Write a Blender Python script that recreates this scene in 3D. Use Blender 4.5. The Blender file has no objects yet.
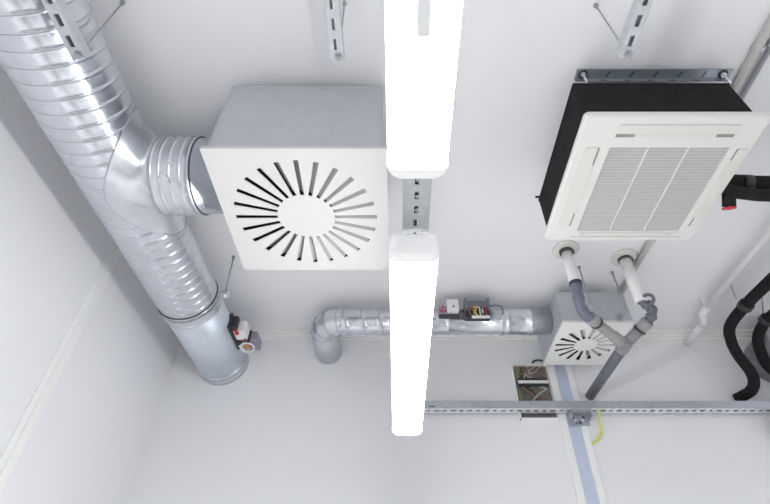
import bpy, bmesh, math, random
from mathutils import Vector, Matrix
random.seed(7)
PI = math.pi
C = bpy.context.scene.collection

# ------------------------------------------------------------------ room numbers (metres, camera at the origin)
H = 1.79          # ceiling
YB = 2.884        # back wall
XL = -1.478       # left wall
FLOOR = -1.10

# ------------------------------------------------------------------ materials
def new_mat(name):
    m = bpy.data.materials.new(name); m.use_nodes = True
    nt = m.node_tree
    return m, nt, nt.nodes['Principled BSDF']

def paint(name, col, rough=.5, var=.03, scale=3.0, bump=0.0, spec=.5, metal=0.0, bscale=60):
    m, nt, b = new_mat(name)
    tc = nt.nodes.new('ShaderNodeTexCoord')
    n = nt.nodes.new('ShaderNodeTexNoise'); n.inputs['Scale'].default_value = scale; n.inputs['Detail'].default_value = 4
    nt.links.new(tc.outputs['Object'], n.inputs['Vector'])
    r = nt.nodes.new('ShaderNodeValToRGB')
    r.color_ramp.elements[0].position = .3; r.color_ramp.elements[1].position = .7
    r.color_ramp.elements[0].color = (*[max(0, c*(1-var)) for c in col], 1)
    r.color_ramp.elements[1].color = (*[min(1, c*(1+var)) for c in col], 1)
    nt.links.new(n.outputs['Fac'], r.inputs['Fac']); nt.links.new(r.outputs['Color'], b.inputs['Base Color'])
    b.inputs['Roughness'].default_value = rough; b.inputs['Metallic'].default_value = metal
    b.inputs['Specular IOR Level'].default_value = spec
    if bump:
        n2 = nt.nodes.new('ShaderNodeTexNoise'); n2.inputs['Scale'].default_value = bscale
        nt.links.new(tc.outputs['Object'], n2.inputs['Vector'])
        bp = nt.nodes.new('ShaderNodeBump'); bp.inputs['Strength'].default_value = bump; bp.inputs['Distance'].default_value = .01
        nt.links.new(n2.outputs['Fac'], bp.inputs['Height']); nt.links.new(bp.outputs['Normal'], b.inputs['Normal'])
    return m

def galv(name, col=(.72, .75, .80), rough=.28, spangle=18.0, var=.12, bump=.15, metal=.92):
    """galvanised sheet: crystalline patches, soft dents"""
    m, nt, b = new_mat(name)
    tc = nt.nodes.new('ShaderNodeTexCoord')
    v = nt.nodes.new('ShaderNodeTexVoronoi'); v.inputs['Scale'].default_value = spangle
    n = nt.nodes.new('ShaderNodeTexNoise'); n.inputs['Scale'].default_value = 5; n.inputs['Detail'].default_value = 6
    nt.links.new(tc.outputs['Object'], v.inputs['Vector']); nt.links.new(tc.outputs['Object'], n.inputs['Vector'])
    mx = nt.nodes.new('ShaderNodeMix'); mx.data_type = 'FLOAT'; mx.inputs[0].default_value = .6
    sep = nt.nodes.new('ShaderNodeSeparateColor'); nt.links.new(v.outputs['Color'], sep.inputs[0])
    nt.links.new(sep.outputs[0], mx.inputs[2]); nt.links.new(n.outputs['Fac'], mx.inputs[3])
    r = nt.nodes.new('ShaderNodeValToRGB')
    r.color_ramp.elements[0].position = .25; r.color_ramp.elements[1].position = .75
    r.color_ramp.elements[0].color = (*[c*(1-var) for c in col], 1)
    r.color_ramp.elements[1].color = (*[min(1, c*(1+var)) for c in col], 1)
    nt.links.new(mx.outputs[0], r.inputs['Fac']); nt.links.new(r.outputs['Color'], b.inputs['Base Color'])
    mr = nt.nodes.new('ShaderNodeMapRange'); mr.inputs['To Min'].default_value = rough*.85; mr.inputs['To Max'].default_value = rough*1.3
    nt.links.new(mx.outputs[0], mr.inputs['Value']); nt.links.new(mr.outputs[0], b.inputs['Roughness'])
    b.inputs['Metallic'].default_value = metal
    if bump:
        n2 = nt.nodes.new('ShaderNodeTexNoise'); n2.inputs['Scale'].default_value = 9; n2.inputs['Detail'].default_value = 2
        nt.links.new(tc.outputs['Object'], n2.inputs['Vector'])
        bp = nt.nodes.new('ShaderNodeBump'); bp.inputs['Strength'].default_value = bump; bp.inputs['Distance'].default_value = .02
        nt.links.new(n2.outputs['Fac'], bp.inputs['Height']); nt.links.new(bp.outputs['Normal'], b.inputs['Normal'])
    return m

def emis(name, col, strength):
    m, nt, b = new_mat(name)
    b.inputs['Base Color'].default_value = (.9, .9, .9, 1)
    b.inputs['Roughness'].default_value = .35
    tc = nt.nodes.new('ShaderNodeTexCoord')
    n = nt.nodes.new('ShaderNodeTexNoise'); n.inputs['Scale'].default_value = 2
    nt.links.new(tc.outputs['Object'], n.inputs['Vector'])
    mr = nt.nodes.new('ShaderNodeMapRange'); mr.inputs['To Min'].default_value = strength*.97; mr.inputs['To Max'].default_value = strength*1.03
    nt.links.new(n.outputs['Fac'], mr.inputs['Value']); nt.links.new(mr.outputs[0], b.inputs['Emission Strength'])
    b.inputs['Emission Color'].default_value = (*col, 1)
    return m

M = dict(
    ceiling=paint('ceiling_paint', (.85, .85, .86), .55, .012, 1.2, .02),
    wall=paint('wall_panel_paint', (.87, .873, .885), .42, .010, 1.0, .015),
    trim=paint('trim_plastic', (.92, .92, .895), .45, .02, 6),
    duct=galv('galvanised_spiral_duct', (.66, .69, .745), .22, 22, .07, .10),
    duct_plain=galv('galvanised_plain_sheet', (.70, .73, .775), .27, 14, .06, .08),
    damper=galv('bluish_zinc_sheet', (.66, .73, .80), .42, 30, .04, .05, .75),
    boxsheet=galv('matt_zinc_box_sheet', (.56, .585, .62), .48, 26, .05, .05, .7),
    strut=galv('zinc_channel', (.50, .535, .585), .38, 60, .08, .0, .85),
    strut_dark=galv('blue_grey_channel', (.34, .38, .43), .4, 60, .08, .0, .6),
    strut_mid=galv('grey_zinc_channel', (.52, .54, .57), .38, 60, .08, .0, .5),
    rail_mid=galv('dull_zinc_rail', (.50, .52, .53), .42, 60, .08, .0, .5),
    strut_light=galv('bright_zinc_channel', (.80, .82, .85), .35, 60, .06, .0, .6),
    rod=galv('threaded_rod_steel', (.42, .43, .45), .4, 90, .1, .0, .8),
    dark_slot=paint('slot_shadow', (.10, .10, .11), .7, .1, 20),  # dark colour stands in for the shade inside slots and holes
    white=paint('white_powder_coat', (.80, .795, .775), .45, .008, 5),
    faceplate=paint('diffuser_white', (.72, .712, .70), .45, .01, 5),
    faceplate_bright=paint('small_diffuser_white', (.93, .92, .89), .45, .008, 5),  # paler copy of the diffuser white, making up for missing light
    blade=paint('diffuser_blade', (.62, .62, .61), .5, .02, 8),
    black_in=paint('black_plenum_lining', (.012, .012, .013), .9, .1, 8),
    ac_black=paint('black_foam_casing', (.010, .010, .011), .85, .3, 14, .1, spec=.15),
    ac_white=paint('white_abs_panel', (.70, .70, .675), .45, .008, 4, spec=.3),
    ac_grille=paint('grille_louvre_plastic', (.50, .50, .49), .5, .02, 8),
    ac_filter=paint('grille_filter_mesh', (.50, .50, .49), .8, .1, 60),
    ac_slot=paint('outlet_recess', (.26, .26, .22), .7, .15, 25),
    ac_flap=paint('air_flap_plastic', (.67, .67, .62), .4, .01, 6),
    lamp_body=paint('lamp_housing', (.80, .80, .79), .4, .01, 5),
    pvc_white=paint('white_pvc', (.85, .85, .845), .35, .01, 5),
    pvc_cream=paint('cream_pvc', (.70, .685, .63), .45, .03, 8),
    pvc_grey=paint('grey_drain_plastic', (.24, .245, .26), .38, .05, 8),  # drain plastic; also the painted shade of the far right duct
    pvc_grey_light=paint('light_grey_drain_plastic', (.29, .295, .295), .35, .05, 8),
    pvc_dark=paint('slate_grey_drain_plastic', (.12, .125, .145), .36, .06, 8),
    rubber=paint('blue_grey_rubber', (.15, .16, .22), .42, .12, 10, .05),
    black_clamp=paint('black_clamp_plastic', (.035, .035, .04), .45, .2, 20),
    foam=paint('black_foam_insulation', (.009, .009, .010), .75, .3, 25, .4, .2),
    conduit=paint('conduit_grey_white', (.55, .545, .53), .4, .03, 8),
    conduit_dark=galv('steel_conduit', (.52, .54, .58), .35, 40, .1, .0, .7),
    red=paint('red_plastic', (.55, .02, .04), .4, .1, 10),
    orange=paint('orange_brass', (.60, .24, .04), .35, .2, 30),
    yellow=paint('yellow_cable', (.74, .74, .12), .4, .05, 10),
    act_white=paint('actuator_white', (.80, .79, .80), .4, .02, 10),
    act_dark=paint('actuator_black', (.02, .022, .025), .45, .2, 20),
    act_grey=paint('actuator_slate', (.13, .14, .17), .4, .2, 25),
    act_violet=paint('actuator_violet_grey', (.30, .28, .36), .4, .1, 20),
    box_in=paint('junction_box_interior', (.17, .155, .135), .7, .35, 25),
    brown=paint('brown_cable', (.20, .10, .07), .5, .2, 30),
    green=paint('olive_green_part', (.17, .20, .09), .6, .3, 30),
    grey_cable=paint('grey_cable', (.42, .40, .40), .5, .1, 20),
    copper=paint('terracotta_cable', (.26, .14, .10), .5, .1, 20),
    blue=galv('pale_blue_metal_channel', (.58, .65, .80), .42, 20, .03, .03, .25),
    cream_metal=paint('cream_flange', (.93, .925, .91), .42, .01, 5),
    ring_dark=paint('dark_rubber_seal', (.06, .06, .065), .6, .1, 20),
    lens=emis('glowing_lens', (1.0, .992, .985), 20),
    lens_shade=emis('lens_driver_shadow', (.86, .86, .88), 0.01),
    lens_cap=emis('lamp_end_cap', (1.0, .985, .96), 0.2),  # weak emission imitates the lens light glowing through the caps
)

# ------------------------------------------------------------------ mesh helpers
def B(): return bmesh.new()

def box(bm, x0, x1, y0, y1, z0, z1, bev=0.0, seg=2):
    t = bmesh.new()
    bmesh.ops.create_cube(t, size=1)
    bmesh.ops.scale(t, vec=(abs(x1-x0), abs(y1-y0), abs(z1-z0)), verts=t.verts)
    bmesh.ops.translate(t, vec=((x0+x1)/2, (y0+y1)/2, (z0+z1)/2), verts=t.verts)
    if bev: bmesh.ops.bevel(t, geom=list(t.edges), offset=bev, segments=seg, profile=.5, affect='EDGES')
    join(bm, t)

def join(bm, t, mat=None):
    if mat is not None: bmesh.ops.transform(t, matrix=mat, verts=t.verts)
    mp = {v: bm.verts.new(v.co) for v in t.verts}
    for f in t.faces:
        try: nf = bm.faces.new([mp[v] for v in f.verts]); nf.smooth = f.smooth
        except ValueError: pass
    t.free()

def frame_at(d):
    d = d.normalized()
    a = Vector((0, 0, 1)) if abs(d.z) < .9 else Vector((1, 0, 0))
    u = d.cross(a).normalized(); v = d.cross(u).normalized()
    return u, v

def tube(bm, pts, r, seg=16, cap=True):
    """sweep a circle along a polyline; r is a number or one per point"""
    pts = [Vector(p) for p in pts]; n = len(pts)
    rs = r if isinstance(r, (list, tuple)) else [r]*n
    tang = []
    for i in range(n):
        a = pts[max(0, i-1)]; b = pts[min(n-1, i+1)]
        if 0 < i < n-1:
            d = (pts[i]-a).normalized() + (b-pts[i]).normalized()
            if d.length < 1e-6: d = b-a
        else: d = b-a
        if d.length < 1e-9: d = Vector(tang[-1]) if tang else Vector((0, 0, 1))
        tang.append(d.normalized())
    u, v = frame_at(tang[0]); rings = []
    for i in range(n):
        if i:
            q = tang[i-1].rotation_difference(tang[i]); u = q @ u; v = q @ v
        rings.append([bm.verts.new(pts[i] + (u*math.cos(2*PI*k/seg) + v*math.sin(2*PI*k/seg))*rs[i]) for k in range(seg)])
    for i in range(n-1):
        for k in range(seg):
            f = bm.faces.new((rings[i][k], rings[i][(k+1) % seg], rings[i+1][(k+1) % seg], rings[i+1][k])); f.smooth = True
    if cap:
        bm.faces.new(rings[0][::-1]); bm.faces.new(rings[-1])

def cyl(bm, a, b, r, seg=20, cap=True): tube(bm, [a, b], r, seg, cap)

def spline(pts, n=8):
    P = [Vector(p) for p in pts]; P = [P[0]*2-P[1]] + P + [P[-1]*2-P[-2]]
    out = []
    for i in range(1, len(P)-2):
        for k in range(n):
            t = k/n
            out.append(.5*((2*P[i]) + (-P[i-1]+P[i+1])*t + (2*P[i-1]-5*P[i]+4*P[i+1]-P[i+2])*t*t + (-P[i-1]+3*P[i]-3*P[i+1]+P[i+2])*t**3))
    out.append(P[-2]); return out

def ring(bm, c, axis, ro, ri, w, seg=40):
    """flat band / washer / collar of width w about point c"""
    c = Vector(c); ax = Vector(axis).normalized(); u, v = frame_at(ax)
    prof = [(ri, -w/2), (ro, -w/2), (ro, w/2), (ri, w/2)]
    R_ = []
    for k in range(seg):
        d = u*math.cos(2*PI*k/seg)+v*math.sin(2*PI*k/seg)
        R_.append([bm.verts.new(c+d*p[0]+ax*p[1]) for p in prof])
    for k in range(seg):
        a = R_[k]; b = R_[(k+1) % seg]
        for j in range(4):
            f = bm.faces.new((a[j], a[(j+1) % 4], b[(j+1) % 4], b[j])); f.smooth = True

def torus(bm, c, axis, R0, r0, seg=40, s2=8):
    c = Vector(c); ax = Vector(axis).normalized(); u, v = frame_at(ax); rr = []
    for k in range(seg):
        d = u*math.cos(2*PI*k/seg)+v*math.sin(2*PI*k/seg)
        rr.append([bm.verts.new(c+d*(R0+r0*math.cos(2*PI*j/s2))+ax*r0*math.sin(2*PI*j/s2)) for j in range(s2)])
    for k in range(seg):
        for j in range(s2):
            f = bm.faces.new((rr[k][j], rr[k][(j+1) % s2], rr[(k+1) % seg][(j+1) % s2], rr[(k+1) % seg][j])); f.smooth = True

def spiral(bm, origin, axis, up, R0, L, pitch, seg=96, h=.0028, w=.007, hand=1, mids=5, bulge=0.0):
    """lock-seam spiral pipe: a smooth tube with one helical ridge"""
    o = Vector(origin); ax = Vector(axis).normalized(); u = Vector(up).normalized(); v = ax.cross(u)
    offs = [(0, 0), (w*.3, h), (w*.7, h), (w, 0)] + [(w+(pitch-w)*k/(mids+1), bulge*math.sin(PI*k/(mids+1))) for k in range(1, mids+1)]
    # a shallow secondary rib halfway
    turns = int(L/pitch)+3
    cols = []
    for k in range(seg+1):
        col = []
        for t in range(-2, turns):
            for (of, hh) in offs:
                s = pitch*(t+hand*k/seg)+of
                s_c = min(max(s, 0), L)
                th = 2*PI*k/seg
                d = u*math.cos(th)+v*math.sin(th)
                col.append(bm.verts.new(o+ax*s_c+d*(R0+hh)))
        cols.append(col)
    for k in range(seg):
        a, b = cols[k], cols[k+1]
        for j in range(len(a)-1):
            if (a[j].co-a[j+1].co).length < 1e-7 and (b[j].co-b[j+1].co).length < 1e-7: continue
            try: f = bm.faces.new((a[j], b[j], b[j+1], a[j+1])); f.smooth = True
            except ValueError: pass
    bmesh.ops.remove_doubles(bm, verts=bm.verts, dist=1e-6)
    loose = [x for x in bm.verts if not x.link_faces]
    bmesh.ops.delete(bm, geom=loose, context='VERTS')

def helix(bm, origin, axis, up, R0, L, pitch, hand, of, r, seg=48):
    o = Vector(origin); ax = Vector(axis).normalized(); u = Vector(up).normalized(); v = ax.cross(u); pts = []
    for i in range(int((L/pitch+2)*seg)):
        a = 2*PI*i/seg; q = i/seg*pitch
        if hand < 0: a = -a
        sy = q+of-pitch
        if 0 < sy < L: pts.append(o+ax*sy+(u*math.cos(a)+v*math.sin(a))*R0)
    tube(bm, pts, r, 6)

def link(name, bm, mat, parent=None, recalc=True, loc=None):
    if recalc: bmesh.ops.recalc_face_normals(bm, faces=bm.faces)
    if parent is not None:
        w = parent.get('_w'); off = Vector(w) if w is not None else Vector((0, 0, 0))
    else:
        if loc is None:
            xs = [v.co for v in bm.verts]
            lo = Vector([min(c[i] for c in xs) for i in range(3)]); hi = Vector([max(c[i] for c in xs) for i in range(3)])
            loc = Vector(((lo.x+hi.x)/2, (lo.y+hi.y)/2, lo.z))
        off = Vector(loc)
    bmesh.ops.translate(bm, vec=-off, verts=bm.verts)
    me = bpy.data.meshes.new(name); bm.to_mesh(me); bm.free()
    mats = mat if isinstance(mat, (list, tuple)) else [mat]
    for m in mats: me.materials.append(m)
    o = bpy.data.objects.new(name, me); C.objects.link(o)
    if parent is not None:
        o.parent = parent; o['_w'] = parent['_w']
    else:
        o.location = off; o['_w'] = tuple(off)
    return o

def thing(name, label, cat, loc, group=None):
    o = bpy.data.objects.new(name, None); C.objects.link(o)
    o.empty_display_size = .05
    o.location = loc; o['_w'] = tuple(loc); o['label'] = label; o['category'] = cat
    if group: o['group'] = group
    return o

def tag(o, label, cat, group=None):
    o['label'] = label; o['category'] = cat
    if group: o['group'] = group
    return o

def struct(name, bm, m, parent=None):
    o = link(name, bm, m, parent)
    if parent is None: o['kind'] = 'structure'
    return o

# ------------------------------------------------------------------ the room
b = B(); box(b, XL-.1, 4.2, -3.0, YB+.1, H, H+.1); struct('ceiling', b, M['ceiling'])
b = B(); box(b, XL-.1, 4.2, YB, YB+.1, FLOOR, H); struct('wall_back', b, M['wall'])
b = B(); box(b, XL-.1, XL, -3.0, YB, FLOOR, H); struct('wall_left', b, M['wall'])
# cove trims where the ceiling meets the walls
b = B()
box(b, XL, 4.2, YB-.066, YB, H-.010, H, .002); box(b, XL, 4.2, YB-.010, YB, H-.045, H-.010, .002)
box(b, XL, 4.2, YB-.030, YB-.010, H-.026, H-.010, .003)
struct('trim_1', b, M['trim'])
b = B(); box(b, XL, XL+.06, -3, YB-.066, H-.010, H, .002); box(b, XL, XL+.010, -3, YB-.066, H-.045, H-.010, .002)
struct('trim_2', b, M['trim'])
# vertical joint cover on the left wall
b = B(); box(b, XL, XL+.007, 1.852, 1.886, FLOOR, H-.045, .002); box(b, XL, XL+.013, 1.886, 1.930, FLOOR, H-.045, .003)
struct('trim_3', b, M['trim'])
# joint strip across the ceiling
b = B(); box(b, XL+.06, 4.2, .628, .655, H-.004, H, .0015)
struct('trim_4', b, M['ceiling'])

# ------------------------------------------------------------------ linear lamps
def lamp_profile(w, z0, h, n=8, r=.022):
    """outline of the body, open at the top: from top left round the bottom to top right"""
    pts = [(-w/2+.004, z0+h), (-w/2, z0+h*.55)]
    for k in range(n+1):
        a = PI + (PI/2)*k/n
        pts.append((-w/2+r + r*math.cos(a), z0+r + r*math.sin(a)))
    for k in range(n+1):
        a = 1.5*PI + (PI/2)*k/n
        pts.append((w/2-r + r*math.cos(a), z0+r + r*math.sin(a)))
    pts += [(w/2, z0+h*.55), (w/2-.004, z0+h)]
    return pts

def extrude_profile(bm, prof, X, sections, close=True, caps=True):
    """sections: list of (y, scale, zlift)"""
    rings = []
    zc = sum(p[1] for p in prof)/len(prof)
    for (y, s) in sections:
        rings.append([bm.verts.new((X+p[0]*s, y, zc+(p[1]-zc)*s)) for p in prof])
    n = len(prof)
    for a, c in zip(rings, rings[1:]):
        for k in range(n if close else n-1):
            f = bm.faces.new((a[k], a[(k+1) % n], c[(k+1) % n], c[k])); f.smooth = True
    if caps:
        bm.faces.new(rings[0][::-1]); bm.faces.new(rings[-1])

def make_lamp(y0, y1, label, shade=None):
    X = .042; z0 = .79; w = .125; h = .078
    t = thing('linear_light', label, 'light', (X, (y0+y1)/2, z0), None)
    pr = lamp_profile(w, z0, h)
    b = B(); extrude_profile(b, pr, X, [(y0+.026, 1.0), (y1-.026, 1.0)])
    link('lens', b, M['lens'], t)
    b = B(); box(b, X-.050, X+.050, y0+.03, y1-.03, z0+h-.003, z0+h+.0145, .004); link('housing', b, M['lamp_body'], t)
    pr2 = lamp_profile(w+.004, z0-.002, h+.006)
    for (a, c, s) in ((y0, y0+.028, 1), (y1, y1-.028, -1)):
        b = B()
        extrude_profile(b, pr2, X, [(a, .66), (a+s*.003, .80), (a+s*.008, .90), (a+s*.016, .965), (a+s*.028, 1.0)])
        link('end_cap', b, M['lens_cap'], t)
    if shade:
        b = B(); box(b, X-.011, X+.011, shade[0], shade[1], z0-.0015, z0+.004, .001); link('driver_strip', b, M['lens_shade'], t)  # grey strip stands in for the driver's shade behind the lens
    return t
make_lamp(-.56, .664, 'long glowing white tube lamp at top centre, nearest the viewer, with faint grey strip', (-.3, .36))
make_lamp(.90, 2.10, 'long glowing white tube lamp at centre reaching towards the back wall')

# mounting rail the lamps hang from: flat channel with oblong holes, seen in the gap between the lamps
def slotted_strip(bm, X, y0, y1, z, w, pitch, sl, sw, start=None, t=.002):
    """flat horizontal strip along Y with real oblong holes (a grid with the hole cells left out)"""
    ys = [y0]; holes = []
    y = y0 + (pitch-sl)/2 if start is None else start
    while y+sl < y1:
        ys += [y, y+sl]; holes.append(len(ys)-2); y += pitch
    ys.append(y1)
    xs = [X-w/2, X-sw/2, X+sw/2, X+w/2]
    for i in range(len(ys)-1):
        for j in range(3):
            if j == 1 and i in holes: continue
            x0, x1 = xs[j], xs[j+1]
            for zz in (z, z+t):
                v = [bm.verts.new(p) for p in ((x0, ys[i], zz), (x1, ys[i], zz), (x1, ys[i+1], zz), (x0, ys[i+1], zz))]
                bm.faces.new(v)
t = thing('mounting_rail', 'galvanised slotted rail showing in the gap between the two tube lamps', 'rail', (.047, .8, .885))
b = B(); slotted_strip(b, .047, -.5, 2.0, .885, .066, .047, .024, .011, start=-.5+.012)
bmesh.ops.recalc_face_normals(b, faces=b.faces)
box(b, .047-.034, .047-.031, -.5, 2.0, .882, .93); box(b, .047+.031, .047+.034, -.5, 2.0, .882, .93)
link('channel', b, M['rail_mid'], t, recalc=False)
b = B(); box(b, .047-.012, .047+.004, -.5, 2.0, .893, .895); link('inner_fold', b, M['dark_slot'], t)  # dark strip painted in as shade behind the holes
for y in (.70, .745, .80, .845):
    b = B(); tube(b, [(.050, y, .889), (.050, y+.006, .930)], .0035, 8); tube(b, [(.050, y, .8875), (.050, y, .8905)], .007, 6)
    link('screw', b, M['rod'], t)
for y in (-.2, 1.5):
    b = B(); cyl(b, (.047, y, .9), (.047, y, H), .004, 8); link('threaded_rod', b, M['rod'], t)

# ------------------------------------------------------------------ big spiral duct
R = .1575; DX = -1.143; DZ = 1.570
t = thing('ventilation_duct', 'large galvanised spiral duct running along the left side with a side branch', 'duct', (DX, 1.2, DZ-R))
b = B(); spiral(b, (DX, -.8, DZ), (0, 1, 0), (0, 0, 1), R, 2.95, .054, 112, .0034, .007, -1, 5, .0010); link('spiral_pipe', b, M['duct'], t)
b = B(); helix(b, (DX, -.8, DZ), (0, 1, 0), (0, 0, 1), R, 2.92, .054, -1, .0075, .0014, 56); link('lock_seam', b, M['strut_dark'], t)
# smooth saddle of the tee: a shell that hugs the pipe and flares into the branch
YB0 = 1.300; RB = .160
def saddle():
    bm = B(); na = 60; nr = 14; rings = []
    for i in range(nr+1):
        s = i/nr
        row = []
        for k in range(na):
            a = 2*PI*k/na
            rr = RB + .105*(1-s)**1.5            # wide on the pipe, RB at the branch
            ey = math.cos(a)*rr*(1.0 + .12*(1-s))
            ez = math.sin(a)*rr
            # distance out from the pipe axis: on the pipe surface at s=0, well outside at s=1
            zang = max(-1, min(1, ez/(R+.115)))
            th = math.asin(zang)*1.18
            px = (R+.0042)*math.cos(th); pz = (R+.0042)*math.sin(th)
            s2 = s**1.25
            x = px*(1-s2) + (.185)*s2
            z = pz*(1-s2) + (math.sin(a)*RB)*s2
            y = ey*(1-s2) + (math.cos(a)*RB)*s2
            # stay outside the pipe
            d = math.hypot(x, z)
            if d < R+.004 : 
                f = (R+.004)/d; x *= f; z *= f
            row.append(bm.verts.new((DX+x, YB0+y, DZ+z)))
        rings.append(row)
    for i in range(nr):
        for k in range(na):
            f = bm.faces.new((rings[i][k], rings[i][(k+1) % na], rings[i+1][(k+1) % na], rings[i+1][k])); f.smooth = True
    return bm
sad = saddle(); sad.verts.ensure_lookup_table()
loops = [[v.co.copy() for v in sad.verts[i*60:(i+1)*60]] for i in (0, 14)]
link('tee_saddle', sad, M['duct_plain'], t)
for lp in loops:
    b = B(); tube(b, lp+[lp[0], lp[1]], .0022, 6); link('saddle_seam', b, M['strut'], t)
b = B()
xs = [DX+.180]; prof = [(DX+.180, RB)]
for x in (DX+.19, DX+.222, DX+.262, DX+.300):
    prof += [(x-.006, RB), (x-.001, RB), (x+.001, RB+.0035), (x+.0045, RB+.0035), (x+.0065, RB), (x+.012, RB)]
prof += [(DX+.330, RB), (DX+.332, RB+.006), (DX+.338, RB+.006), (DX+.340, RB-.004), (-.62, RB-.004)]
tube(b, [(p[0], YB0, DZ) for p in prof], [p[1] for p in prof], 72)
link('branch_pipe', b, M['duct_plain'], t)
b = B(); torus(b, (DX+.343, YB0, DZ), (1, 0, 0), RB-.001, .0032, 64); link('branch_seal', b, M['ring_dark'], t)
# collar joint, damper section, end rim
b = B(); tube(b, [(DX, y, DZ) for y in (2.128, 2.13, 2.138, 2.14, 2.20, 2.204, 2.212, 2.216)], [R, R+.007, R+.007, R+.003, R+.003, R+.006, R+.006, R], 96); link('collar', b, M['duct'], t)
b = B(); torus(b, (DX, 2.126, DZ), (0, 1, 0), R+.003, .0035, 80); link('joint_seal', b, M['ring_dark'], t)
b = B(); tube(b, [(DX, 2.214, DZ), (DX, 2.50, DZ), (DX, YB, DZ)], R-.003, 96); link('damper_section', b, M['damper'], t)
b = B(); tube(b, [(DX, y, DZ) for y in (2.800, 2.803, 2.812, 2.816, 2.86, YB)], [R-.003, R+.003, R+.003, R, R+.001, R+.001], 96); link('end_rim', b, M['duct'], t)

# suspension rod and band at the collar
t = thing('duct_hanger', 'thin threaded rod and band holding the big left duct from the ceiling', 'hanger', (-.955, 2.17, 1.60))
b = B(); tube(b, [(-.923, 2.06, H), (-.958, 2.165, 1.615)], .0045, 8); link('threaded_rod', b, M['rod'], t)
b = B(); cyl(b, (-.923, 2.06, H-.006), (-.923, 2.06, H), .010, 6); cyl(b, (-.9232, 2.061, H-.018), (-.923, 2.06, H-.005), .0085, 6); link('nut', b, M['rod'], t)
b = B(); box(b, -.982, -.940, 2.150, 2.190, 1.595, 1.622, .003); cyl(b, (-.958, 2.168, 1.588), (-.958, 2.168, 1.634), .008, 6); link('bracket', b, M['duct_plain'], t)

# ------------------------------------------------------------------ swirl diffusers
def face_with_slots(cx, cy, z, hw, hh, ri, ro, n, sw_i, sw_o, th=.0035, off=0.0):
    bm = B()
    def P(r, a, zz=z): return bm.verts.new((cx+r*math.cos(a), cy+r*math.sin(a), zz))
    inner = []; outer = []; angs_o = []
    for k in range(n):
        a = off+2*PI*k/n
        for s in (-1, 1):
            inner.append(P(ri, a+s*math.asin(sw_i/2/ri))); ao = a+s*math.asin(sw_o/2/ro); outer.append(P(ro, ao)); angs_o.append(ao)
    m = 2*n
    ce = bm.verts.new((cx, cy, z))
    for k in range(m): bm.faces.new((ce, inner[k], inner[(k+1) % m]))
    for k in range(n):   # solid sectors between slots
        i = 2*k+1; j = (2*k+2) % m
        bm.faces.new((inner[i], outer[i], outer[j], inner[j]))
    def sq(a):
        c, s = math.cos(a), math.sin(a); q = min(hw/abs(c) if abs(c) > 1e-9 else 1e9, hh/abs(s) if abs(s) > 1e-9 else 1e9)
        return bm.verts.new((cx+q*c, cy+q*s, z))
    bd = [sq(a) for a in angs_o]
    corners = [(math.atan2(sy*hh, sx*hw) % (2*PI), (cx+sx*hw, cy+sy*hh, z)) for sx in (1, -1) for sy in (1, -1)]
    edge = []
    for k in range(m):
        a0 = angs_o[k] % (2*PI); a1 = angs_o[(k+1) % m] % (2*PI)
        if a1 < a0: a1 += 2*PI
        extra = [bm.verts.new(p) for (a, p) in corners if a0 < a < a1 or a0 < a+2*PI < a1]
        vs = [outer[k], bd[k]] + extra + [bd[(k+1) % m], outer[(k+1) % m]]
        bm.faces.new(vs); edge += [bd[k]] + extra
    # thickness
    bmesh.ops.recalc_face_normals(bm, faces=bm.faces)
    g = bmesh.ops.extrude_face_region(bm, geom=list(bm.faces))
    nv = [e for e in g['geom'] if isinstance(e, bmesh.types.BMVert)]
    bmesh.ops.translate(bm, vec=(0, 0, th), verts=nv)
    bmesh.ops.recalc_face_normals(bm, faces=bm.faces)
    return bm

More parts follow.
